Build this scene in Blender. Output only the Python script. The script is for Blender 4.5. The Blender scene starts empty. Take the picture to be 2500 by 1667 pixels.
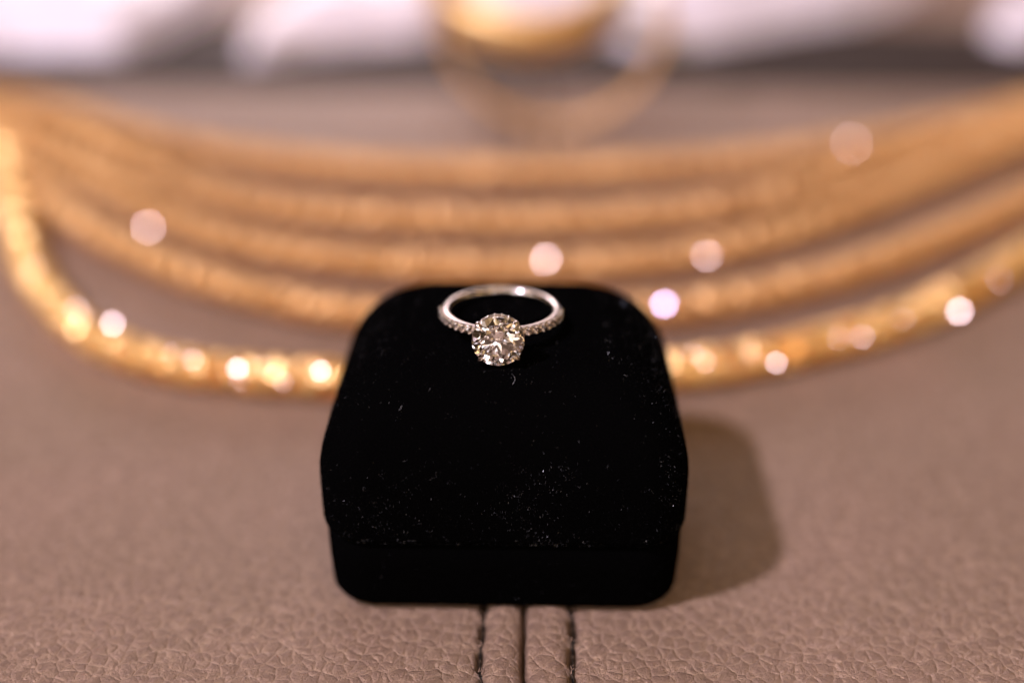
import bpy, bmesh, math, random
import numpy as np
from mathutils import Vector, Matrix

# ---------------------------------------------------------------- units: 1 Blender unit = 1 mm
R = math.radians
random.seed(7)
rng = np.random.default_rng(7)
sc = bpy.context.scene
sc.unit_settings.system = 'METRIC'
sc.unit_settings.scale_length = 0.001
COL = sc.collection

# ---------------------------------------------------------------- camera
ELEV = R(31.0)
FOCUS = 200.0
STONE = Vector((-2.0, -10.0, 41.3))                 # centre of the big stone
FWD = Vector((0, math.cos(ELEV), -math.sin(ELEV)))
UPV = Vector((0, math.sin(ELEV), math.cos(ELEV)))
CAM = Vector((0, STONE.y, STONE.z)) - FWD * FOCUS
FPX = 3400.0                                        # focal length in pixels of a 2500 px wide frame
cd = bpy.data.cameras.new('camera')
cam = bpy.data.objects.new('camera', cd)
COL.objects.link(cam)
cam.location = CAM
cam.rotation_euler = (R(90) - ELEV, 0, 0)
cd.sensor_width = 36
cd.lens = FPX / 2500 * 36
cd.clip_start = 1.0
cd.clip_end = 20000
cd.dof.use_dof = True
cd.dof.focus_distance = FOCUS
cd.dof.aperture_fstop = cd.lens * 0.001 / (2 * 7.45)  # iris radius of 7.45 mm
sc.camera = cam


def ground(px, py, h=0.0):
    """World point at height h that lies on the line of sight through a point of the photograph (used only to survey the place)."""
    d = FWD + Vector((1, 0, 0)) * ((px - 1250) / FPX) + UPV * ((833.5 - py) / FPX)
    t = (h - CAM.z) / d.z
    return CAM + d * t


# ---------------------------------------------------------------- world and lamps
w = bpy.data.worlds.new('World')
sc.world = w
w.use_nodes = True
w.node_tree.nodes['Background'].inputs[0].default_value = (1.0, 0.62, 0.30, 1)
w.node_tree.nodes['Background'].inputs[1].default_value = 0.03
sc.view_settings.view_transform = 'Standard'
sc.view_settings.look = 'None'
sc.view_settings.exposure = 0.20
sc.view_settings.gamma = 1
sc.cycles.use_denoising = True
sc.cycles.max_bounces = 16
sc.cycles.transmission_bounces = 16
sc.cycles.glossy_bounces = 8
sc.cycles.diffuse_bounces = 4
sc.cycles.caustics_refractive = True
sc.cycles.caustics_reflective = True
sc.cycles.blur_glossy = 0.0
sc.cycles.sample_clamp_indirect = 12


def lamp(name, loc, target, size, radiance, color, size_y=None, shape='DISK', spread=180):
    l = bpy.data.lights.new(name, 'AREA')
    l.shape = shape
    l.size = size
    area = math.pi * size * size / 4
    if size_y:
        l.size_y = size_y
        area = size * size_y
    l.energy = radiance * math.pi * area
    l.color = color
    l.spread = R(spread)
    o = bpy.data.objects.new(name, l)
    COL.objects.link(o)
    o.location = loc
    o.rotation_euler = (Vector(target) - Vector(loc)).to_track_quat('-Z', 'Y').to_euler()
    return o


KEYDIR = Vector((-21.3, -10.6, 33)).normalized()
KEYPOS = Vector((0, 0, 15)) + KEYDIR * 2200
lamp('key_lamp', KEYPOS, (0, 0, 15), 123, 1240, (0.90, 0.80, 1.0))
lamp('ambient_fill', (200, 150, 1500), (0, 60, 0), 1000, 0.25, (1.0, 0.66, 0.22), 1000, 'RECTANGLE')  # unseen lamp added to carry the warm ambient light
lamp('window_light', (-250, 1500, 620), (0, 100, 0), 1000, 3.2, (1.0, 0.80, 0.82), 520, 'RECTANGLE')
lamp('cloth_fill', (-130, 690, 230), (-60, 500, 0), 220, 3.9, (1.0, 0.86, 0.88), spread=66)  # unseen lamp added only to brighten the cloth
# unseen panels and discs added for fill and for reflections in the stone: (azimuth from the stone's front, elevation, width, height, radiance, colour)
WARM, SOFT, COOL, PINK = (1.0, 0.61, 0.28), (1.0, 0.68, 0.32), (1.0, 0.80, 0.66), (1.0, 0.90, 0.93)
for az, el, wd, ht, rad, colr in ((-74, 26, 420, 360, 2.2, COOL), (-44, 20, 230, 420, 0.9, SOFT), (-24, 44, 300, 200, 2.0, SOFT), (30, 18, 200, 330, 1.6, WARM),
                                  (58, 30, 360, 260, 1.3, WARM), (84, 18, 300, 300, 1.6, SOFT), (20, 62, 340, 200, 1.5, WARM), (-60, 60, 260, 260, 1.2, WARM),
                                  (-110, 35, 400, 300, 0.8, WARM), (130, 35, 400, 300, 0.8, WARM), (-30, 9, 170, 240, 8.0, PINK), (-9, 12, 110, 220, 9.0, COOL), (11, 6, 170, 130, 7.0, PINK), (31, 7, 130, 170, 7.0, COOL),
                                  (15, 25, 100, 140, 10.0, PINK), (-13, 47, 150, 100, 7, PINK), (-26, 27, 90, 150, 8, PINK)):
    p = Vector((math.sin(R(az)) * math.cos(R(el)), -math.cos(R(az)) * math.cos(R(el)), math.sin(R(el)))) * 1250 + Vector((0, 0, 40))
    lamp('fill_panel', p, (0, 0, 30), wd, rad, colr, ht, 'RECTANGLE')
for az, el, dia, rad, colr in ((-62, 8, 90, 14.0, COOL), (-36, 36, 90, 16.0, COOL), (-12, 10, 80, 12.0, WARM), (-6, 56, 90, 14.0, COOL),
                               (24, 36, 80, 12.0, SOFT), (38, 62, 90, 14.0, COOL), (50, 10, 90, 12.0, SOFT), (70, 44, 80, 12.0, WARM),
                               (-84, 50, 100, 10.0, SOFT), (-20, 24, 60, 14.0, COOL), (12, 78, 90, 12.0, WARM), (2, 40, 50, 16.0, PINK)):
    p = Vector((math.sin(R(az)) * math.cos(R(el)), -math.cos(R(az)) * math.cos(R(el)), math.sin(R(el)))) * 1100 + Vector((0, 0, 40))
    lamp('fill_disc', p, (0, 0, 30), dia, rad, colr)  # unseen disc added for sparkle in the stone


# ---------------------------------------------------------------- helpers
def obj(name, verts, faces, mat, parent=None, smooth=True, loc=None):
    me = bpy.data.meshes.new(name)
    me.from_pydata([tuple(v) for v in verts], [], [tuple(f) for f in faces])
    me.update()
    if smooth:
        me.polygons.foreach_set('use_smooth', [True] * len(me.polygons))
    me.materials.append(mat)
    o = bpy.data.objects.new(name, me)
    COL.objects.link(o)
    if parent:
        o.parent = parent
    if loc is not None:
        o.location = loc
    return o


def empty(name, label, cat, loc=(0, 0, 0), group=None):
    o = bpy.data.objects.new(name, None)
    COL.objects.link(o)
    o.empty_display_size = 2
    o.location = loc
    o['label'] = label
    o['category'] = cat
    if group:
        o['group'] = group
    return o


def share(src, parent, mw, name=None):
    """Another piece of the same mesh under parent, placed by matrix."""
    o = bpy.data.objects.new(name or src.name.split('.')[0], src.data)
    COL.objects.link(o)
    o.parent = parent
    o.matrix_local = mw
    return o


def tube(path, radii, sides=10, closed=False, cap=True, flat=None):
    """Sweep of a round section along a polyline: (verts, faces). flat: (a, b) stretches of the section."""
    P = [Vector(p) for p in path]
    n = len(P)
    if not hasattr(radii, '__len__'):
        radii = [radii] * n
    T = []
    for i in range(n):
        a = P[(i - 1) % n] if (closed or i > 0) else P[i]
        b = P[(i + 1) % n] if (closed or i < n - 1) else P[i]
        T.append((b - a).normalized())
    ref = Vector((0, 0, 1)) if abs(T[0].z) < 0.9 else Vector((1, 0, 0))
    N = (ref - T[0] * ref.dot(T[0])).normalized()
    V, F = [], []
    for i in range(n):
        N = (N - T[i] * N.dot(T[i])).normalized()
        B = T[i].cross(N)
        for k in range(sides):
            t = 2 * math.pi * k / sides
            V.append(P[i] + (N * math.cos(t) + B * math.sin(t)) * radii[i])
    m = n if closed else n - 1
    for i in range(m):
        j = (i + 1) % n
        for k in range(sides):
            l = (k + 1) % sides
            F.append((i * sides + k, i * sides + l, j * sides + l, j * sides + k))
    if cap and not closed:
        F.append(tuple(range(sides))[::-1])
        F.append(tuple(range((n - 1) * sides, n * sides)))
    return V, F


def torus(R0, r, n=64, m=16, rx=None, z=0.0):
    """Ring about z; section radius r (radial) and rx (axial)."""
    rx = rx or r
    V, F = [], []
    for i in range(n):
        a = 2 * math.pi * i / n
        for k in range(m):
            t = 2 * math.pi * k / m
            rr = R0 + r * math.cos(t)
            V.append((rr * math.cos(a), rr * math.sin(a), z + rx * math.sin(t)))
    for i in range(n):
        j = (i + 1) % n
        for k in range(m):
            l = (k + 1) % m
            F.append((i * m + k, j * m + k, j * m + l, i * m + l))
    return V, F


def sphere(c, r, nu=10, nv=6, sz=1.0):
    V, F = [], []
    c = Vector(c)
    for j in range(nv + 1):
        th = math.pi * j / nv
        for i in range(nu):
            a = 2 * math.pi * i / nu
            V.append(c + Vector((math.sin(th) * math.cos(a), math.sin(th) * math.sin(a), math.cos(th) * sz)) * r)
    for j in range(nv):
        for i in range(nu):
            k = (i + 1) % nu
            F.append((j * nu + i, (j + 1) * nu + i, (j + 1) * nu + k, j * nu + k))
    return V, F


def join(lst):
    V, F = [], []
    for v, f in lst:
        b = len(V)
        V += list(v)
        F += [tuple(i + b for i in q) for q in f]
    return V, F


def catmull(pts, step):
    P = [Vector(p) for p in pts]
    P = [P[0] * 2 - P[1]] + P + [P[-1] * 2 - P[-2]]
    out = []
    for i in range(1, len(P) - 2):
        for k in range(24):
            t = k / 24
            a, b, c, d = P[i - 1], P[i], P[i + 1], P[i + 2]
            out.append(0.5 * ((2 * b) + (c - a) * t + (2 * a - 5 * b + 4 * c - d) * t * t + (-a + 3 * b - 3 * c + d) * t ** 3))
    out.append(P[-2])
    res, acc = [out[0]], 0.0
    for i in range(1, len(out)):
        seg = (out[i] - out[i - 1]).length
        while acc + seg >= step:
            f = (step - acc) / seg
            q = out[i - 1].lerp(out[i], f)
            res.append(q)
            out[i - 1] = q
            seg = (out[i] - q).length
            acc = 0.0
        acc += seg
    return res


class NT:
    """A small node-tree builder."""
    def __init__(self, name):
        self.m = bpy.data.materials.new(name)
        self.m.use_nodes = True
        self.t = self.m.node_tree
        self.b = self.t.nodes['Principled BSDF']

    def n(self, kind, **kw):
        x = self.t.nodes.new(kind)
        for k, v in kw.items():
            if k[0] == '_':
                x.inputs[k[1:].replace('_', ' ')].default_value = v
            else:
                setattr(x, k, v)
        return x

    def l(self, a, b):
        self.t.links.new(a, b)

    def p(self, **kw):
        for k, v in kw.items():
            self.b.inputs[k.replace('_', ' ')].default_value = v
        return self


def ramp(t, fac, stops):
    r = t.n('ShaderNodeValToRGB')
    e = r.color_ramp.elements
    while len(e) < len(stops):
        e.new(0.5)
    for i, (p, c) in enumerate(stops):
        e[i].position = p
        e[i].color = (c[0], c[1], c[2], 1) if hasattr(c, '__len__') else (c, c, c, 1)
    t.l(fac, r.inputs[0])
    return r


# ---------------------------------------------------------------- materials
def mat_leather():
    t = NT('taupe_leather')
    co = t.n('ShaderNodeTexCoord')
    nz = t.n('ShaderNodeTexNoise', _Scale=0.45, _Detail=3.0)
    t.l(co.outputs['Object'], nz.inputs['Vector'])
    vm = t.n('ShaderNodeVectorMath', operation='SCALE')
    sub = t.n('ShaderNodeVectorMath', operation='SUBTRACT')
    t.l(nz.outputs['Color'], sub.inputs[0])
    sub.inputs[1].default_value = (0.5, 0.5, 0.5)
    t.l(sub.outputs[0], vm.inputs[0])
    vm.inputs['Scale'].default_value = 1.5
    add = t.n('ShaderNodeVectorMath', operation='ADD')
    t.l(co.outputs['Object'], add.inputs[0])
    t.l(vm.outputs[0], add.inputs[1])
    v1 = t.n('ShaderNodeTexVoronoi', feature='DISTANCE_TO_EDGE', _Scale=0.50)
    t.l(add.outputs[0], v1.inputs['Vector'])
    v2 = t.n('ShaderNodeTexVoronoi', feature='DISTANCE_TO_EDGE', _Scale=1.35)
    t.l(add.outputs[0], v2.inputs['Vector'])
    pn = t.n('ShaderNodeTexNoise', _Scale=0.35, _Detail=2.0)
    t.l(co.outputs['Object'], pn.inputs['Vector'])
    pm = t.n('ShaderNodeMapRange', _From_Min=0.4, _From_Max=0.75, _To_Min=-0.01, _To_Max=0.12)
    t.l(pn.outputs['Fac'], pm.inputs['Value'])
    pa = t.n('ShaderNodeMath', operation='ADD')
    t.l(v1.outputs['Distance'], pa.inputs[0]); t.l(pm.outputs[0], pa.inputs[1])
    r1 = ramp(t, pa.outputs[0], [(0.0, 0.0), (0.05, 0.35), (0.18, 0.85), (0.45, 1.0)])
    r2 = ramp(t, v2.outputs['Distance'], [(0.0, 0.0), (0.10, 0.8), (0.3, 1.0)])
    fine = t.n('ShaderNodeTexNoise', _Scale=5.0, _Detail=6.0, _Roughness=0.7)
    t.l(add.outputs[0], fine.inputs['Vector'])
    wr = t.n('ShaderNodeTexNoise', _Scale=1.1, _Detail=8.0, _Roughness=0.62, _Distortion=1.6)
    t.l(co.outputs['Object'], wr.inputs['Vector'])
    wrr = ramp(t, wr.outputs['Fac'], [(0.0, 1.0), (0.455, 1.0), (0.5, 0.0), (0.545, 1.0)])
    f1 = t.n('ShaderNodeTexVoronoi', feature='SMOOTH_F1', _Scale=0.50, _Smoothness=0.25)
    t.l(add.outputs[0], f1.inputs['Vector'])
    dome = t.n('ShaderNodeMath', operation='MULTIPLY')
    t.l(f1.outputs['Distance'], dome.inputs[0]); t.l(f1.outputs['Distance'], dome.inputs[1])
    # height
    m1 = t.n('ShaderNodeMath', operation='MULTIPLY_ADD')
    t.l(r2.outputs[0], m1.inputs[0]); m1.inputs[1].default_value = 0.28
    t.l(r1.outputs[0], m1.inputs[2])
    m2 = t.n('ShaderNodeMath', operation='MULTIPLY_ADD')
    t.l(fine.outputs['Fac'], m2.inputs[0]); m2.inputs[1].default_value = 0.50
    t.l(m1.outputs[0], m2.inputs[2])
    m3 = t.n('ShaderNodeMath', operation='MULTIPLY_ADD')
    t.l(wrr.outputs[0], m3.inputs[0]); m3.inputs[1].default_value = 0.22
    t.l(m2.outputs[0], m3.inputs[2])
    m4 = t.n('ShaderNodeMath', operation='MULTIPLY_ADD')
    t.l(dome.outputs[0], m4.inputs[0]); m4.inputs[1].default_value = -1.1
    t.l(m3.outputs[0], m4.inputs[2])
    bp = t.n('ShaderNodeBump', _Strength=1.0, _Distance=0.30)
    t.l(m4.outputs[0], bp.inputs['Height'])
    t.l(bp.outputs[0], t.b.inputs['Normal'])
    # colour: darker on the pebbles, paler along the creases
    big = t.n('ShaderNodeTexNoise', _Scale=0.03, _Detail=4.0)
    t.l(co.outputs['Object'], big.inputs['Vector'])
    cr = ramp(t, r1.outputs[0], [(0.0, (0.445, 0.305, 0.222)), (0.45, (0.385, 0.256, 0.180)), (1.0, (0.305, 0.200, 0.140))])
    br = ramp(t, big.outputs['Fac'], [(0.3, (0.94, 0.95, 0.93)), (0.7, (1.06, 1.04, 1.06))])
    mx = t.n('ShaderNodeMix', data_type='RGBA', blend_type='MULTIPLY')
    mx.inputs[0].default_value = 1
    t.l(cr.outputs[0], mx.inputs[6]); t.l(br.outputs[0], mx.inputs[7])
    mn = t.n('ShaderNodeTexNoise', _Scale=0.8, _Detail=3.0)
    t.l(add.outputs[0], mn.inputs['Vector'])
    mr = ramp(t, mn.outputs['Fac'], [(0.3, (0.90, 0.89, 0.92)), (0.7, (1.08, 1.09, 1.03))])
    mx2 = t.n('ShaderNodeMix', data_type='RGBA', blend_type='MULTIPLY')
    mx2.inputs[0].default_value = 1
    t.l(mx.outputs[2], mx2.inputs[6]); t.l(mr.outputs[0], mx2.inputs[7])
    t.l(mx2.outputs[2], t.b.inputs['Base Color'])
    t.p(Roughness=0.40)
    t.b.inputs['Specular IOR Level'].default_value = 0.46
    return t.m


def mat_metal(name, col, rough, bump=0.0, bscale=3.0):
    t = NT(name)
    co = t.n('ShaderNodeTexCoord')
    nz = t.n('ShaderNodeTexNoise', _Scale=bscale, _Detail=4.0)
    t.l(co.outputs['Object'], nz.inputs['Vector'])
    rr = ramp(t, nz.outputs['Fac'], [(0.3, max(rough - 0.05, 0.02)), (0.7, rough + 0.06)])
    t.l(rr.outputs[0], t.b.inputs['Roughness'])
    t.p(Base_Color=(*col, 1), Metallic=1.0)
    if bump:
        bp = t.n('ShaderNodeBump', _Strength=bump, _Distance=0.1)
        t.l(nz.outputs['Fac'], bp.inputs['Height'])
        t.l(bp.outputs[0], t.b.inputs['Normal'])
    return t.m


def mat_gem(name, tint):
    m = bpy.data.materials.new(name)
    m.use_nodes = True
    nt = m.node_tree
    nt.nodes.clear()
    g = nt.nodes.new('ShaderNodeBsdfGlass')
    g.inputs['Color'].default_value = (*tint, 1)
    g.inputs['Roughness'].default_value = 0.0
    g.inputs['IOR'].default_value = 2.417
    out = nt.nodes.new('ShaderNodeOutputMaterial')
    nt.links.new(g.outputs[0], out.inputs[0])
    return m


def mat_velvet():
    t = NT('black_velvet')
    co = t.n('ShaderNodeTexCoord')
    nz = t.n('ShaderNodeTexNoise', _Scale=6.0, _Detail=5.0, _Roughness=0.7)
    t.l(co.outputs['Object'], nz.inputs['Vector'])
    cr = ramp(t, nz.outputs['Fac'], [(0.3, (0.0006, 0.0006, 0.0007)), (0.8, (0.0022, 0.0020, 0.0021))])
    t.l(cr.outputs[0], t.b.inputs['Base Color'])
    bp = t.n('ShaderNodeBump', _Strength=0.6, _Distance=0.1)
    t.l(nz.outputs['Fac'], bp.inputs['Height'])
    t.l(bp.outputs[0], t.b.inputs['Normal'])
    t.p(Roughness=1.0)
    t.b.inputs['Specular IOR Level'].default_value = 0.0
    return t.m


def mat_fibre(name, col, rough, spec):
    t = NT(name)
    co = t.n('ShaderNodeTexCoord')
    nz = t.n('ShaderNodeTexNoise', _Scale=0.9, _Detail=2.0)
    t.l(co.outputs['Object'], nz.inputs['Vector'])
    cr = ramp(t, nz.outputs['Fac'], [(0.38, tuple(c * 0.15 for c in col)), (0.70, tuple(c * 2.0 for c in col))])
    t.l(cr.outputs[0], t.b.inputs['Base Color'])
    t.p(Roughness=rough)
    t.b.inputs['Specular IOR Level'].default_value = spec
    return t.m


def mat_cloth():
    t = NT('pale_satin')
    co = t.n('ShaderNodeTexCoord')
    nz = t.n('ShaderNodeTexNoise', _Scale=0.08, _Detail=4.0)
    t.l(co.outputs['Object'], nz.inputs['Vector'])
    cr = ramp(t, nz.outputs['Fac'], [(0.3, (0.80, 0.73, 0.79)), (0.7, (0.88, 0.81, 0.87))])
    t.l(cr.outputs[0], t.b.inputs['Base Color'])
    wv = t.n('ShaderNodeTexWave', _Scale=2.0, _Distortion=0.4)
    t.l(co.outputs['Object'], wv.inputs['Vector'])
    bp = t.n('ShaderNodeBump', _Strength=0.15, _Distance=0.05)
    t.l(wv.outputs['Fac'], bp.inputs['Height'])
    t.l(bp.outputs[0], t.b.inputs['Normal'])
    t.p(Roughness=0.42)
    t.b.inputs['Sheen Weight'].default_value = 0.3
    return t.m


M_LEATHER = mat_leather()
M_GOLD = mat_metal('yellow_gold', (0.80, 0.51, 0.23), 0.56)
M_GOLD2 = mat_metal('polished_yellow_gold', (1.0, 0.68, 0.29), 0.42)
M_FACET = mat_metal('glint_gold', (1.0, 0.80, 0.70), 0.30)  # pale gold of the small plates added for glints
M_LILAC = mat_metal('lilac_glint', (0.86, 0.72, 1.0), 0.30)  # the lilac of one glint, put into the metal's colour
M_PLAT = mat_metal('white_gold', (0.86, 0.77, 0.73), 0.17, 0.05, 2.0)
M_GEM = mat_gem('diamond', (1.0, 0.989, 0.995))
M_PAVE = mat_gem('small_diamond', (1.0, 0.99, 0.98))
M_VELVET = mat_velvet()
M_PILE = mat_fibre('black_pile', (0.0035, 0.0033, 0.0036), 0.38, 0.10)
M_GLINT = mat_fibre('shiny_pile', (0.20, 0.20, 0.21), 0.20, 1.0)
M_LINT = mat_fibre('pale_lint', (0.45, 0.45, 0.48), 0.6, 0.3)
M_THREAD = mat_fibre('dark_brown_thread', (0.030, 0.021, 0.013), 0.40, 0.5)
M_CLOTH = mat_cloth()

# ---------------------------------------------------------------- leather surface with its seam
SEAM_X = 1.8
STITCH_DX = {-1: 6.2, 1: 7.1}
PITCH = 5.9
ROW0 = -40.0


def sm(a, b, x):
    t = np.clip((x - a) / (b - a), 0, 1)
    return t * t * (3 - 2 * t)


def leather_z(X, Y):
    u = X - SEAM_X + 0.12 * np.sin(Y * 0.35) + 0.05 * np.sin(Y * 1.3)
    z = np.zeros_like(X)
    # centre join: two folded edges meeting in a deep narrow valley, the left one rounder
    z -= 2.6 * np.exp(-np.abs(u / 0.30) ** 1.6) + 0.95 * np.exp(-(np.clip(-u, 0, None) / 1.15) ** 2) * (u < 0) + 0.55 * np.exp(-(np.clip(u, 0, None) / 0.55) ** 2) * (u >= 0)
    # allowances either side stand a little proud
    z += 0.25 * (1 - sm(5.2, 8.2, np.abs(u))) + 0.55 * np.clip(1 - ((np.abs(u) - 3.3) / 3.3) ** 2, 0, 1)
    # stitch rows
    for s in (-1, 1):
        v = u - s * STITCH_DX[s] - 0.16 * np.sin(Y * 0.23 + s)
        ph = (Y - ROW0 - (0.9 if s > 0 else 0.0)) / PITCH
        ph = np.abs(ph - np.round(ph)) * 2          # 0 at the needle holes, 1 mid-stitch
        mid = sm(0.10, 0.5, ph)
        z -= (0.30 + 1.35 * mid) * np.exp(-np.abs(v / (0.24 + 0.34 * mid)) ** 1.8)
        z -= 0.45 * np.exp(-(v / 1.5) ** 2) + 0.25 * (1 - mid) * np.exp(-(v / 1.1) ** 2)
    # slow unevenness and the roll of the cushion edge at the back
    z += 0.25 * np.sin(X * 0.045 + 1.0) * np.sin(Y * 0.04) * sm(12, 40, np.abs(X) + np.clip(Y, 0, None) * 0.5)
    z -= 9 * sm(190, 262, Y)
    return z


xs = np.unique(np.concatenate([
    np.arange(-420, -90, 8.0), np.arange(-90, -10, 2.0), np.arange(-10, 14, 0.10), np.arange(14, 90, 2.0), np.arange(90, 421, 8.0)]))
ys = np.unique(np.concatenate([
    np.arange(-300, -46, 8.0), np.arange(-46, -16, 0.20), np.arange(-16, 20, 2.0), np.arange(20, 170, 5.0), np.arange(170, 310, 3.0), np.arange(310, 640, 10.0)]))
GX, GY = np.meshgrid(xs, ys)
GZ = leather_z(GX, GY)
nx, ny = len(xs), len(ys)
V = np.stack([GX, GY, GZ], -1).reshape(-1, 3)
idx = np.arange(nx * ny).reshape(ny, nx)
F = np.stack([idx[:-1, :-1], idx[:-1, 1:], idx[1:, 1:], idx[1:, :-1]], -1).reshape(-1, 4)
leather = obj('leather_surface', V.tolist(), F.tolist(), M_LEATHER)
leather['kind'] = 'structure'

# threads lying in the stitch rows, one object a stitch
lead = None
for s in (-1, 1):
    for k in range(0, 9):
        y = ROW0 + (0.9 if s > 0 else 0) + (k + 0.5) * PITCH
        if y > 8:
            continue
        x = SEAM_X + s * STITCH_DX[s] - 0.12 * math.sin(y * 0.35) - 0.05 * math.sin(y * 1.3) + 0.16 * math.sin(y * 0.23 + s)
        if lead is None:
            parts = []
            for q in range(3):
                pth = []
                for i in range(25):
                    a = i / 24
                    z = -0.45 - 0.42 * math.sin(math.pi * a) ** 0.6
                    ang = a * 9.0 + q * 2.094
                    pth.append(Vector((0.13 * math.cos(ang), (a - 0.5) * PITCH * 0.98, z + 0.13 * math.sin(ang))))
                parts.append(tube(pth, 0.14, 6))
            v_, f_ = join(parts)
            lead = obj('stitch', v_, f_, M_THREAD, leather, loc=(x, y, 0))
            lead.rotation_euler.z = R(2)
        else:
            c = lead.copy()
            COL.objects.link(c)
            c.location = (x, y, 0)
            c.rotation_euler.z = R(random.uniform(-2, 3))
# torn flecks of leather lifted at the needle holes
Vf, Ff = [], []
for s in (-1, 1):
    for k in range(0, 6):
        yy = ROW0 + (0.9 if s > 0 else 0) + k * PITCH
        for q in range(5):
            a = random.uniform(-1.2, 1.2)
            p = Vector((SEAM_X + s * STITCH_DX[s] + random.uniform(-0.5, 0.4), yy + random.uniform(-0.9, 0.9), 0.0))
            d = Vector((math.sin(a) * 0.5, math.cos(a) * 0.8, random.uniform(0.0, 0.25)))
            n = Vector((d.y, -d.x, 0)).normalized() * random.uniform(0.05, 0.11)
            b = len(Vf)
            Vf += [p - n, p + n, p + d * 0.6 + n * 0.7 + Vector((0, 0, 0.12)), p + d * random.uniform(0.8, 1.2)]
            Ff += [(b, b + 1, b + 2), (b, b + 2, b + 3)]
fl = obj('leather_fleck', Vf, Ff, M_LEATHER, leather)
fl['kind'] = 'stuff'


# ---------------------------------------------------------------- black velvet ring box
BX, BW, BD = -0.9, 54.9, 46.4


def outline(hw, hd, r, n=10):
    pts = []
    rf, rb = max(r - 4.0, 0.4), r - 0.5                     # tighter corners in front, rounder behind
    rb = min(rb, hw * 0.98, hd * 0.98)
    rf = min(rf, hw * 0.98, hd * 0.98)
    for sx, sy, q, a0 in ((1, 1, rb, 0), (-1, 1, rb, 90), (-1, -1, rf, 180), (1, -1, rf, 270)):
        cx, cy = sx * (hw - q), sy * (hd - q)
        for i in range(n + 1):
            a = R(a0 + 90 * i / n)
            pts.append((cx + q * math.cos(a), cy + q * math.sin(a)))
    # points along the straight sides
    out = []
    m = len(pts)
    for i in range(m):
        out.append(pts[i])
        if i % (n + 1) == n:
            p, q = pts[i], pts[(i + 1) % m]
            for k in range(1, 9):
                out.append((p[0] + (q[0] - p[0]) * k / 9, p[1] + (q[1] - p[1]) * k / 9))
    return out


def loft(levels, closed_bottom=True):
    V, F = [], []
    n = None
    for (z, hw, hd, r) in levels:
        o = outline(hw, hd, r)
        n = len(o)
        V += [(x * (1 - 0.055 * (y + BD / 2) / BD), y, z) for x, y in o]      # a little narrower towards the hinge side
    for j in range(len(levels) - 1):
        for i in range(n):
            k = (i + 1) % n
            F.append((j * n + i, j * n + k, (j + 1) * n + k, (j + 1) * n + i))
    if closed_bottom:
        F.append(tuple(range(n))[::-1])
    F.append(tuple(range((len(levels) - 1) * n, len(levels) * n)))
    return V, F


box = empty('ring_box', 'closed black velvet ring box with rounded lid under the diamond ring on taupe leather', 'ring box', (BX, 1.3, 0))
box.rotation_euler.z = R(-1.0)
hw, hd = BW / 2, BD / 2
PR = 11.5
base_l = []
for k in range(7):
    a = R(90 * k / 6)
    ins = 2.6 * (1 - math.sin(a))
    base_l.append((0.02 + 2.6 * (1 - math.cos(a)), hw - 0.7 - ins, hd - 0.7 - ins, PR - 0.5 - 0.3 * ins))
base_l += [(8, hw - 0.5, hd - 0.5, PR - 0.4), (12.2, hw - 0.5, hd - 0.5, PR - 0.4), (12.8, hw - 1.1, hd - 1.1, PR - 0.6), (13.0, hw - 2.0, hd - 2.0, PR - 1)]
v, f = loft(base_l)
base = obj('base', v, f, M_VELVET, box)
TOP = 37.5
RT = 12.0
RTX = 13.0
RTZ = 15.5
lid_l = [(13.05, hw - 2.0, hd - 2.0, PR - 1), (13.15, hw - 0.8, hd - 0.8, PR - 0.3), (13.7, hw - 0.15, hd - 0.15, PR), (14.6, hw, hd, PR), (20, hw, hd, PR)]
for k in range(1, 17):
    a = R(90 * k / 16)
    ins = RT * (1 - math.cos(a))
    lid_l.append((TOP - 0.25 - RTZ + RTZ * math.sin(a), hw - ins * RTX / RT, hd - ins, PR - 0.38 * ins))
for k in range(1, 9):
    q = k / 9
    z = TOP - 0.25 + 0.25 * (1 - (1 - q) ** 2)
    lid_l.append((z, (hw - RTX) * (1 - q), (hd - RT) * (1 - q), (PR - 0.38 * RT) * (1 - q)))
v, f = loft(lid_l)
lid = obj('lid', v, f, M_VELVET, box)


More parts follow.
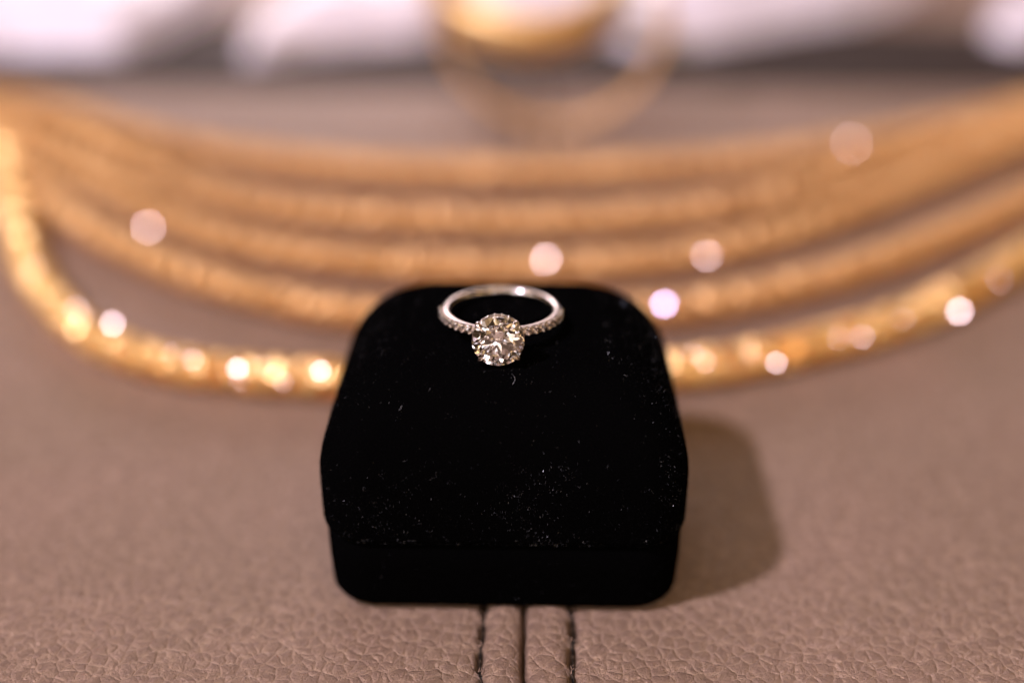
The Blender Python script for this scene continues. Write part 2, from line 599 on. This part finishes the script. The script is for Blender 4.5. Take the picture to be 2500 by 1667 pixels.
def pile(parent, src, count, lmin, lmax, wd, mat, name, lean=0.8, seed=1, patch=False, zmin=-1, zmax=99):
    """Short fibres standing on a mesh, one thin triangle each, in one mesh."""
    g = np.random.default_rng(seed)
    me = src.data
    me.calc_loop_triangles()
    co = np.array([v.co[:] for v in me.vertices])
    nm = np.array([v.normal[:] for v in me.vertices])
    tri = np.array([t.vertices[:] for t in me.loop_triangles])
    A, B, C = co[tri[:, 0]], co[tri[:, 1]], co[tri[:, 2]]
    ar = np.linalg.norm(np.cross(B - A, C - A), axis=1) / 2
    ar[(A[:, 2] + B[:, 2] + C[:, 2]) / 3 < zmin] = 0
    ar[(A[:, 2] + B[:, 2] + C[:, 2]) / 3 > zmax] = 0
    pick = g.choice(len(tri), size=count, p=ar / ar.sum())
    u, v_ = g.random(count), g.random(count)
    sw = u + v_ > 1
    u[sw], v_[sw] = 1 - u[sw], 1 - v_[sw]
    P = A[pick] * (1 - u - v_)[:, None] + B[pick] * u[:, None] + C[pick] * v_[:, None]
    N = nm[tri[pick, 0]] * (1 - u - v_)[:, None] + nm[tri[pick, 1]] * u[:, None] + nm[tri[pick, 2]] * v_[:, None]
    if patch:
        f = (np.sin(P[:, 0] * 0.33 + 1.1 * np.sin(P[:, 2] * 0.4)) + np.sin(P[:, 0] * 0.9 + P[:, 2] * 1.3 + 2) + np.sin(P[:, 1] * 0.7 + P[:, 0] * 0.21 + 4) + np.sin(P[:, 2] * 2.1 - P[:, 0] * 1.7)) / 4
        keep = g.random(count) < np.clip((0.12 + 1.35 * f) * np.where((P[:, 1] < -hd + 3) & (P[:, 2] < 28), 1.0, 0.30), 0.02, 1)
        P, N = P[keep], N[keep]
        count = len(P)
    D = N + g.normal(size=(count, 3)) * lean * 0.6
    D /= np.linalg.norm(D, axis=1)[:, None]
    W = np.cross(D, g.normal(size=(count, 3)))
    W /= np.linalg.norm(W, axis=1)[:, None]
    L = g.uniform(lmin, lmax, count)[:, None]
    Vs = np.concatenate([P - W * wd / 2 - N * 0.03, P + W * wd / 2 - N * 0.03, P + D * L], axis=1).reshape(-1, 3)
    Fs = np.arange(count * 3).reshape(-1, 3)
    o = obj(name, Vs.tolist(), Fs.tolist(), mat, parent, smooth=False)
    o['kind'] = 'stuff'
    return o


pile(lid, lid, 60000, 0.20, 0.42, 0.035, M_PILE, 'velvet_pile', 0.7, 1, zmin=13.2)
pile(base, base, 22000, 0.20, 0.42, 0.035, M_PILE, 'velvet_pile', 0.7, 2)
pile(lid, lid, 30000, 0.12, 0.34, 0.045, M_GLINT, 'pile_glint', 1.6, 3, True, zmin=13.2)
pile(base, base, 900, 0.16, 0.35, 0.05, M_GLINT, 'pile_glint', 1.6, 4, True)

pile(lid, lid, 1100, 0.15, 0.40, 0.035, M_GLINT, 'pile_glint', 1.3, 5, True, zmin=13.2, zmax=15.0)

# a few curled hairs and specks of lint caught in the pile
lv, lf = [], []


def onlid(x, y):
    """Height of the lid's top above (x, y) in the box's own frame."""
    dx = max(abs(x) - (hw - RTX), 0) * RT / RTX
    dy = max(abs(y) - (hd - RT), 0)
    r = min(math.hypot(dx, dy), RT)
    return TOP - RTZ - 0.1 + RTZ / RT * math.sqrt(max(RT * RT - r * r, 0))


for (x, y, a, L, cv) in ((1.6, -14.6, 95, 1.9, 0.5), (-10.6, -16.4, 60, 0.45, 0.2), (17.5, -13.4, 10, 0.6, 0.5),
                         (-14.6, -18.6, 60, 0.5, 0.4), (6.6, -16.5, 30, 0.4, 0.6)):
    pts = []
    for i in range(8):
        s = (i / 7 - 0.5) * L
        aa = R(a) + cv * s
        px_, py_ = x + s * math.cos(aa), y + s * math.sin(aa)
        pts.append((px_, py_, onlid(px_, py_) + 0.32 + 0.1 * math.sin(i)))
    lf_ = tube(pts, 0.014, 5)
    lv, lf = join([(lv, lf), lf_])
li = obj('lint', lv, lf, M_LINT, lid)
li['kind'] = 'stuff'


# ---------------------------------------------------------------- cut stones
def brilliant(dia, table=0.57, crown=34.5, pav=41.0, girdle=0.03, rough_cut=8):
    """Round brilliant by cutting a cylinder with each facet's plane; girdle at z = 0, table up."""
    Rr = dia / 2
    n = rough_cut
    bm = bmesh.new()
    bmesh.ops.create_cone(bm, cap_ends=True, segments=64 if n == 8 else 24, radius1=Rr, radius2=Rr, depth=dia * 2)
    zg = girdle * dia / 2
    h = zg + Rr * (1 - table) * math.tan(R(crown))

    def cut(th, phi, d, down=False):
        nrm = Vector((math.sin(th) * math.cos(phi), math.sin(th) * math.sin(phi), -math.cos(th) if down else math.cos(th)))
        bmesh.ops.bisect_plane(bm, geom=bm.verts[:] + bm.edges[:] + bm.faces[:], plane_co=nrm * d, plane_no=nrm, clear_outer=True, dist=1e-6)
        ed = [e for e in bm.edges if e.is_boundary]
        if ed:
            bmesh.ops.holes_fill(bm, edges=ed, sides=0)
    cut(0, 0, h)
    step = 2 * math.pi / n
    for i in range(n):
        a = i * step
        th = R(crown)
        cut(th, a, math.sin(th) * Rr + math.cos(th) * zg)
        th = R(pav)
        cut(th, a, math.sin(th) * Rr + math.cos(th) * zg, True)
    for i in range(n * 2):
        a = (i + 0.5) * step / 2
        th = R(crown + 7.5)
        cut(th, a, math.sin(th) * Rr * math.cos(step / 4) + math.cos(th) * zg)
        th = R(pav + 1.3)
        cut(th, a, math.sin(th) * Rr * math.cos(step / 4) + math.cos(th) * zg, True)
    for i in range(n):
        a = (i + 0.5) * step
        th = R(crown - 12.5)
        cut(th, a, math.sin(th) * Rr * table * math.cos(step / 2) + math.cos(th) * h)
    bmesh.ops.recalc_face_normals(bm, faces=bm.faces)
    V = [v.co.copy() for v in bm.verts]
    bm.verts.index_update()
    F = [tuple(v.index for v in f.verts) for f in bm.faces]
    bm.free()
    return V, F


# ---------------------------------------------------------------- the diamond ring
# own frame: x right, -y towards the big stone, z along the finger hole
TILT = R(-8.1)
ring = empty('diamond_ring', 'white gold ring with one large round diamond lying on the black box', 'ring')
yaw = R(-1.9)
Mring = Matrix.Rotation(yaw, 4, 'Z') @ Matrix.Rotation(TILT, 4, 'X')
GY0 = -12.0
off = Mring @ Vector((0, GY0, 0))
ring.matrix_world = Matrix.Translation(STONE - off) @ Mring
RM, RT_, RAX = 8.38, 0.66, 0.66
# band with a softly flattened section: inner side flatter than the outer
bv, bf = [], []
NS, MS = 160, 18
for i in range(NS):
    a = 2 * math.pi * i / NS
    back = 0.5 - 0.5 * math.cos(a + math.pi / 2 + math.pi)        # 0 at the stone, 1 at the back
    for k in range(MS):
        t = 2 * math.pi * k / MS
        cx = math.copysign(abs(math.cos(t)) ** 1.0, math.cos(t))
        cz = math.copysign(abs(math.sin(t)) ** 0.95, math.sin(t))
        rr = RM + RT_ * cx
        bv.append((rr * math.cos(a), rr * math.sin(a), RAX * cz))
for i in range(NS):
    j = (i + 1) % NS
    for k in range(MS):
        l = (k + 1) % MS
        bf.append((i * MS + k, j * MS + k, j * MS + l, i * MS + l))
obj('band', bv, bf, M_PLAT, ring)
# pave stones on the outer face from the setting round to the sides, beads between them
pv, pf = brilliant(0.98, 0.6, 36, 40, 0.05, 6)
pave0 = None
bead_parts = []
scal = []
for s in (-1, 1):
    for k in range(9):
        ang = 15.5 + 8.3 * k
        a = R(-90) + s * R(ang)
        rad = Vector((math.cos(a), math.sin(a), 0))
        tan = Vector((-math.sin(a), math.cos(a), 0))
        m = Matrix.Translation(rad * (RM + RT_ + 0.04)) @ Matrix((tan, Vector((0, 0, 1)), rad)).transposed().to_4x4()
        if m.determinant() < 0:
            m = Matrix.Translation(rad * (RM + RT_ + 0.04)) @ Matrix((tan, Vector((0, 0, -1)), rad)).transposed().to_4x4()
        if pave0 is None:
            pave0 = obj('pave_diamond', pv, pf, M_PAVE, ring, smooth=False)
            pave0.matrix_local = m
        else:
            share(pave0, ring, m)
        for e in (-1, 1):
            a2 = a + s * R(4.15)
            r2 = Vector((math.cos(a2), math.sin(a2), 0))
            c = r2 * (RM + RT_ + 0.16) + Vector((0, 0, e * 0.46))
            bead_parts.append(sphere(c, 0.30 if e > 0 else 0.26, 10, 7))
            # scalloped wall that carries the stone
        cup = []
        ccx = rad * (RM + RT_ * 0.72)
        for q in range(21):
            t = 2 * math.pi * q / 20
            cup.append(ccx + tan * 0.66 * math.cos(t) + Vector((0, 0, 0.50 * math.sin(t))) + rad * 0.05)
        scal.append(tube(cup[:-1], 0.19, 6, closed=True))
v, f = join(bead_parts)
o = obj('bead_prong', v, f, M_PLAT, ring)
o['kind'] = 'stuff'
v, f = join(scal)
o = obj('scalloped_edge', v, f, M_PLAT, ring)
o['kind'] = 'stuff'

# setting: axis along -y; build in a frame with +z = -y of the ring
SET = Matrix.Translation((0, GY0, 0)) @ Matrix.Rotation(R(90), 4, 'X')
SD = 7.55
gv, gf = brilliant(SD)
stone = obj('centre_diamond', gv, gf, M_GEM, ring, smooth=False)
stone.matrix_local = SET @ Matrix.Rotation(R(9), 4, 'Z')
# hidden halo just below the girdle
hr = SD / 2 - 0.42
v, f = torus(hr - 0.12, 0.26, 64, 10, 0.42, -1.05)
o = obj('halo_rail', v, f, M_PLAT, ring)
o.matrix_local = SET
hv, hf = brilliant(0.98, 0.6, 36, 40, 0.05, 6)
halo0 = None
hb = []
NH = 22
for k in range(NH):
    a = 2 * math.pi * (k + 0.5) / NH
    rad = Vector((math.cos(a), math.sin(a), 0.30)).normalized()
    tan = Vector((-math.sin(a), math.cos(a), 0))
    up = rad.cross(tan)
    m = SET @ Matrix.Translation(Vector((math.cos(a), math.sin(a), 0)) * (hr + 0.26) + Vector((0, 0, -0.82))) @ Matrix((tan, up, rad)).transposed().to_4x4()
    if halo0 is None:
        halo0 = obj('halo_diamond', hv, hf, M_PAVE, ring, smooth=False)
        halo0.matrix_local = m
    else:
        share(halo0, ring, m)
    a2 = 2 * math.pi * k / NH
    for z in (-0.52, -1.12):
        hb.append(sphere((math.cos(a2) * (hr + 0.22), math.sin(a2) * (hr + 0.40), z), 0.20, 8, 6))
v, f = join(hb)
o = obj('halo_bead', v, f, M_PLAT, ring)
o.matrix_local = SET
o['kind'] = 'stuff'
# lower gallery ring and the four claws
v, f = torus(1.75, 0.24, 48, 10, 0.3, -2.95)
o = obj('gallery_ring', v, f, M_PLAT, ring)
o.matrix_local = SET
claw0 = None
for k in range(4):
    a = R(45 + 90 * k + 3)
    pth = [(1.55, -3.1), (2.1, -2.5), (2.9, -1.6), (3.5, -0.75), (3.86, -0.15), (3.92, 0.22), (3.74, 0.55), (3.42, 0.78), (3.05, 0.98), (2.84, 1.06)]
    rd = [0.30, 0.30, 0.31, 0.33, 0.36, 0.38, 0.39, 0.37, 0.28, 0.10]
    pts = catmull([(x, 0, z) for x, z in pth], 0.12)
    # radius along the claw by arc length
    tt = np.linspace(0, 1, len(rd))
    rad_ = np.interp(np.linspace(0, 1, len(pts)), tt, rd)
    if claw0 is None:
        v, f = tube(pts, list(rad_), 12)
        claw0 = obj('claw', v, f, M_PLAT, ring)
        claw0.matrix_local = SET @ Matrix.Rotation(a, 4, 'Z')
    else:
        share(claw0, ring, SET @ Matrix.Rotation(a, 4, 'Z'))

# ---------------------------------------------------------------- gold chains lying in curves behind the box
def link_mesh(rad, wire, n=9, m=5):
    """A flattened oval link about the local x axis, in the y-z plane and slightly bowed."""
    V, F = [], []
    for i in range(n):
        a = 2 * math.pi * i / n
        for k in range(m):
            t = 2 * math.pi * k / m + 0.3
            rr = rad + wire * math.cos(t)
            V.append(Vector((wire * 1.1 * math.sin(t) + 0.5 * math.cos(2 * a), rr * math.cos(a), rr * math.sin(a))))
    for i in range(n):
        j = (i + 1) % n
        for k in range(m):
            l = (k + 1) % m
            F.append((i * m + k, j * m + k, j * m + l, i * m + l))
    return V, F


def chain(pts, rad, wire, step, tilt, name, parent, mat, seed, loose=0.2):
    g = random.Random(seed)
    P = catmull(pts, step)
    lv, lf = link_mesh(rad - wire, wire)
    A = np.array([v[:] for v in lv])
    Fa = np.array(lf)
    VV, FF = [], []
    for i in range(len(P) - 1):
        T = (P[i + 1] - P[i]).normalized()
        side = Vector((0, 0, 1)).cross(T).normalized()
        up = T.cross(side)
        fr = Matrix((T, side, up)).transposed()
        rot = fr @ Matrix.Rotation(i * R(67) + g.uniform(-loose, loose), 3, 'X') @ Matrix.Rotation(R(tilt) + g.uniform(-loose, loose), 3, 'Z')
        q = np.array([rot[r][:] for r in range(3)])
        VV.append(A @ q.T + np.array(P[i][:]))
        FF.append(Fa + i * len(A))
    o = obj(name, np.concatenate(VV).tolist(), np.concatenate(FF).tolist(), mat, parent, smooth=False)
    o['kind'] = 'stuff'
    return o, P


def facet(name, pos, size, parent, mat):
    """A small plate added for its glint: an eight-sided cut top with bevelled sides, its table turned half-way between lamp and eye."""
    pos = Vector(pos)
    n = ((KEYPOS - pos).normalized() + (CAM - pos).normalized()).normalized()
    V, F = [], []
    for z, r in ((-0.9, 0.5), (-0.3, 1.0), (0.0, 0.82)):
        for k in range(8):
            a = 2 * math.pi * k / 8
            V.append(Vector((r * math.cos(a), r * math.sin(a), z)) * size)
    V.append(Vector((0, 0, 0.03 * size)))
    for j in range(2):
        for k in range(8):
            l = (k + 1) % 8
            F.append((j * 8 + k, j * 8 + l, (j + 1) * 8 + l, (j + 1) * 8 + k))
    for k in range(8):
        F.append((16 + k, 16 + (k + 1) % 8, 24))
    F.append(tuple(range(8))[::-1])
    o = obj(name, V, F, mat, parent, smooth=False)
    o.matrix_local = Matrix.Translation(pos) @ n.to_track_quat('Z', 'Y').to_matrix().to_4x4()
    return o


CR = 3.1
def G(lst, dz=0.0):
    out = []
    for p in lst:
        h = (p[2] if len(p) > 2 else CR) + dz
        q = ground(p[0], p[1], h)
        out.append(q)
    return out


front = empty('gold_chain', 'single thick gold rope chain curving nearest behind the black box', 'chain')
S1 = [(-230, 60, 9), (-110, 190, 8), (-10, 330, 6), (22, 480, 4), (75, 650), (195, 800), (380, 880), (600, 912), (850, 925), (1250, 928), (1650, 905), (1900, 862), (2150, 795), (2350, 712), (2550, 600), (2750, 460)]
chain(G(S1, 0.7), 3.9, 0.85, 0.95, 24, 'rope_strand', front, M_GOLD2, 1, 0.45)
neck = empty('layered_necklace', 'gold necklace of four rope strands fanned out on the leather behind the thick chain', 'necklace')
S2 = [(-180, 180, 9), (-60, 330, 6), (90, 470), (250, 575), (450, 665), (700, 735), (900, 765), (1250, 775), (1600, 758), (1850, 718), (2100, 652), (2300, 578), (2500, 488), (2720, 370)]
S3 = [(-180, 150, 12), (-50, 285, 9), (110, 390, 4), (280, 475), (500, 570), (750, 625), (1000, 648), (1250, 655), (1500, 645), (1750, 612), (2000, 543), (2250, 448), (2480, 355, 4), (2700, 255, 6)]
S4 = [(-180, 120, 15), (-50, 255, 10), (150, 335, 4), (350, 420), (600, 495), (900, 530), (1250, 542), (1550, 532), (1800, 500), (2050, 442), (2300, 362), (2500, 290, 6), (2700, 210, 9)]
S5 = [(-180, 130, 6), (-60, 225, 5), (150, 275), (400, 350), (700, 398), (1000, 420), (1250, 423), (1550, 415), (1850, 392), (2100, 356), (2350, 305), (2550, 250, 5), (2700, 200, 8)]
for i, S in enumerate((S2, S3, S4, S5)):
    chain(G(S, 0.6), 3.85, 0.85, 1.15, 24, 'rope_strand', neck, M_GOLD, 10 + i)
for px, py, h, s in ((275, 790, 8.3, .62), (580, 900, 8.5, .58), (782, 905, 8.5, .50), (1895, 885, 8, .45), (2343, 760, 8.4, .75), (185, 755, 8.3, .32), (1690, 862, 7.6, .22), (1722, 884, 8, .26), (2050, 826, 7.8, .24), (2105, 822, 8, .34), (2205, 778, 7.5, .20), (2440, 684, 8, .24), (1836, 866, 7.5, .20), (415, 862, 8, .20), (470, 878, 7.5, .30), (585, 930, 6, .2), (692, 932, 6, .26), (640, 890, 8, .18), (85, 655, 8, .26), (200, 772, 8, .2)):
    facet('glint_plate', ground(px, py, h), s, front, M_FACET)  # plates added along the chain to make the glint discs
for px, py, h, s, m in ((1333, 633, 8.0, .72, M_FACET), (362, 555, 8, .62, M_FACET), (1622, 742, 8, .78, M_LILAC), (2080, 350, 8.2, .5, M_FACET), (1725, 625, 8, .55, M_FACET)):
    facet('glint_plate', ground(px, py, h), s, neck, m)

# ---------------------------------------------------------------- bangle and hoop further back
def placed_ring(name, label, cat, Rr, r, rz, px, py, h, tilt, yawd, mat, n=96):
    o = empty(name, label, cat)
    v, f = torus(Rr, r, n, 14, rz)
    b = obj('band', v, f, mat, o)
    # a twisted-wire edge each side of the band
    for e in (-1, 1):
        pts = []
        for i in range(240):
            a = 2 * math.pi * i / 240
            q = Rr + r * 0.75 + 0.25 * math.cos(a * 70)
            pts.append((q * math.cos(a), q * math.sin(a), e * rz * 0.8 + 0.25 * math.sin(a * 70)))
        v, f = tube(pts, 0.35, 6, closed=True)
        obj('edge_wire', v, f, mat, o)
    o.location = ground(px, py, h)
    o.rotation_euler = (R(tilt), 0, R(yawd))
    return o


bangle = placed_ring('gold_bangle', 'thick bright gold bangle resting on the pale satin cloth at the back', 'bangle', 26, 4.4, 6.2, 1292, 116, 12, 20, 0, M_GOLD2)
for a in (-62, -96, -118):
    b = facet('glint_plate', (0, 0, 0), 1.3, bangle, M_GOLD2)  # plate added to make the bangle's front glint
    n = Vector((math.cos(R(a)) * 0.8, math.sin(R(a)) * 0.8, 0.75)).normalized()
    b.matrix_local = Matrix.Translation(Vector((math.cos(R(a)) * 29.4, math.sin(R(a)) * 29.4, 3.4))) @ n.to_track_quat('Z', 'Y').to_matrix().to_4x4()
bangle.location += Vector((0, 24, 13))
hoop = placed_ring('gold_hoop', 'slender gold hoop standing upright in front of the thick bangle', 'hoop', 29.5, 0.9, 1.3, 1345, 315, 0, 82, -8, M_GOLD)
hoop.location += Vector((0, 4, 31))

for par, a, rr, sz in ((hoop, 163, 29.6, 1.5), (bangle, -58, 29.5, 1.6)):
    mb = Matrix.Translation(par.location) @ par.rotation_euler.to_matrix().to_4x4()
    pos = mb @ Vector((rr * math.cos(R(a)), rr * math.sin(R(a)), 2.5))
    b = facet('glint_plate', pos, sz, par, M_GOLD2)
    b.matrix_local = mb.inverted() @ b.matrix_local

# ---------------------------------------------------------------- dark strip at the back, shade put into its colour
M_SHADE = mat_fibre('painted_shade', (0.040, 0.026, 0.019), 0.8, 0.2)
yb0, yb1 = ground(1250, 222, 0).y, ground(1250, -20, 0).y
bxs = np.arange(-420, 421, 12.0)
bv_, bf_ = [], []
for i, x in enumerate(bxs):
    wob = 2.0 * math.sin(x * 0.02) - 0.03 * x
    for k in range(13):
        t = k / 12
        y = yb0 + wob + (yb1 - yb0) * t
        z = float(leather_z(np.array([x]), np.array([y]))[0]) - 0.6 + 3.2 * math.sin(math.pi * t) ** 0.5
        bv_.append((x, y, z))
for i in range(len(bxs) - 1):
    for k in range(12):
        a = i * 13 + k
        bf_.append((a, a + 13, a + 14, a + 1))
bo = obj('shade_strip', bv_, bf_, M_SHADE)
bo['kind'] = 'structure'

# ---------------------------------------------------------------- pale satin cloth in soft folds at the back
lobes = [
    [(-200, 140), (60, 130), (290, 128), (385, 88), (470, 30), (570, -45), (680, -160), (-200, -160)],
    [(575, 160), (640, 160), (760, 125), (900, 105), (1040, 90), (1200, 40), (1500, 40), (1500, -160), (930, -160), (760, -20), (620, 80)],
    [(1450, 70), (1560, 115), (1700, 110), (1880, 75), (2050, 40), (2180, 0), (2280, -60), (2330, -160), (1400, -160)],
    [(2420, 75), (2500, 100), (2660, 70), (2860, 40), (2860, -160), (2620, -160), (2500, -20)],
]
cloth = empty('satin_cloth', 'pale lilac white satin cloth lying in soft folds behind the gold jewellery', 'cloth')
for lb in lobes:
    P = np.array([ground(x, y - 52, 2)[:2] for x, y in lb])
    lo, hi = P.min(0), P.max(0)
    st = 3.0
    gx = np.arange(lo[0] - st, hi[0] + st, st)
    gy = np.arange(lo[1] - st, hi[1] + st, st)
    X, Y = np.meshgrid(gx, gy)
    inside = np.zeros(X.shape, bool)
    dist = np.full(X.shape, 1e9)
    n = len(P)
    for i in range(n):
        a, b = P[i], P[(i + 1) % n]
        c = ((a[1] > Y) != (b[1] > Y)) & (X < (b[0] - a[0]) * (Y - a[1]) / (b[1] - a[1] + 1e-9) + a[0])
        inside ^= c
        d = b - a
        t = np.clip(((X - a[0]) * d[0] + (Y - a[1]) * d[1]) / (d @ d), 0, 1)
        dist = np.minimum(dist, np.hypot(X - a[0] - t * d[0], Y - a[1] - t * d[1]))
    H = np.where(inside, 15 * np.sqrt(np.clip(1 - (1 - np.clip(dist / 48, 0, 1)) ** 2, 0, 1)), -3)
    H = H + np.where(inside, 1.5 * np.sin(X * 0.09 + Y * 0.12) * np.clip(dist / 15, 0, 1), 0)
    Z = np.where(inside, np.maximum(leather_z(X, Y), -3), leather_z(X, Y)) + H
    keep = inside | (dist < st * 1.6)
    ids = -np.ones(X.shape, int)
    ids[keep] = np.arange(keep.sum())
    Vc = np.stack([X[keep], Y[keep], Z[keep]], -1)
    Fc = []
    for j in range(X.shape[0] - 1):
        for i in range(X.shape[1] - 1):
            q = (ids[j, i], ids[j, i + 1], ids[j + 1, i + 1], ids[j + 1, i])
            if min(q) >= 0:
                Fc.append(tuple(int(k) for k in q))
    obj('fold', Vc.tolist(), Fc, M_CLOTH, cloth)
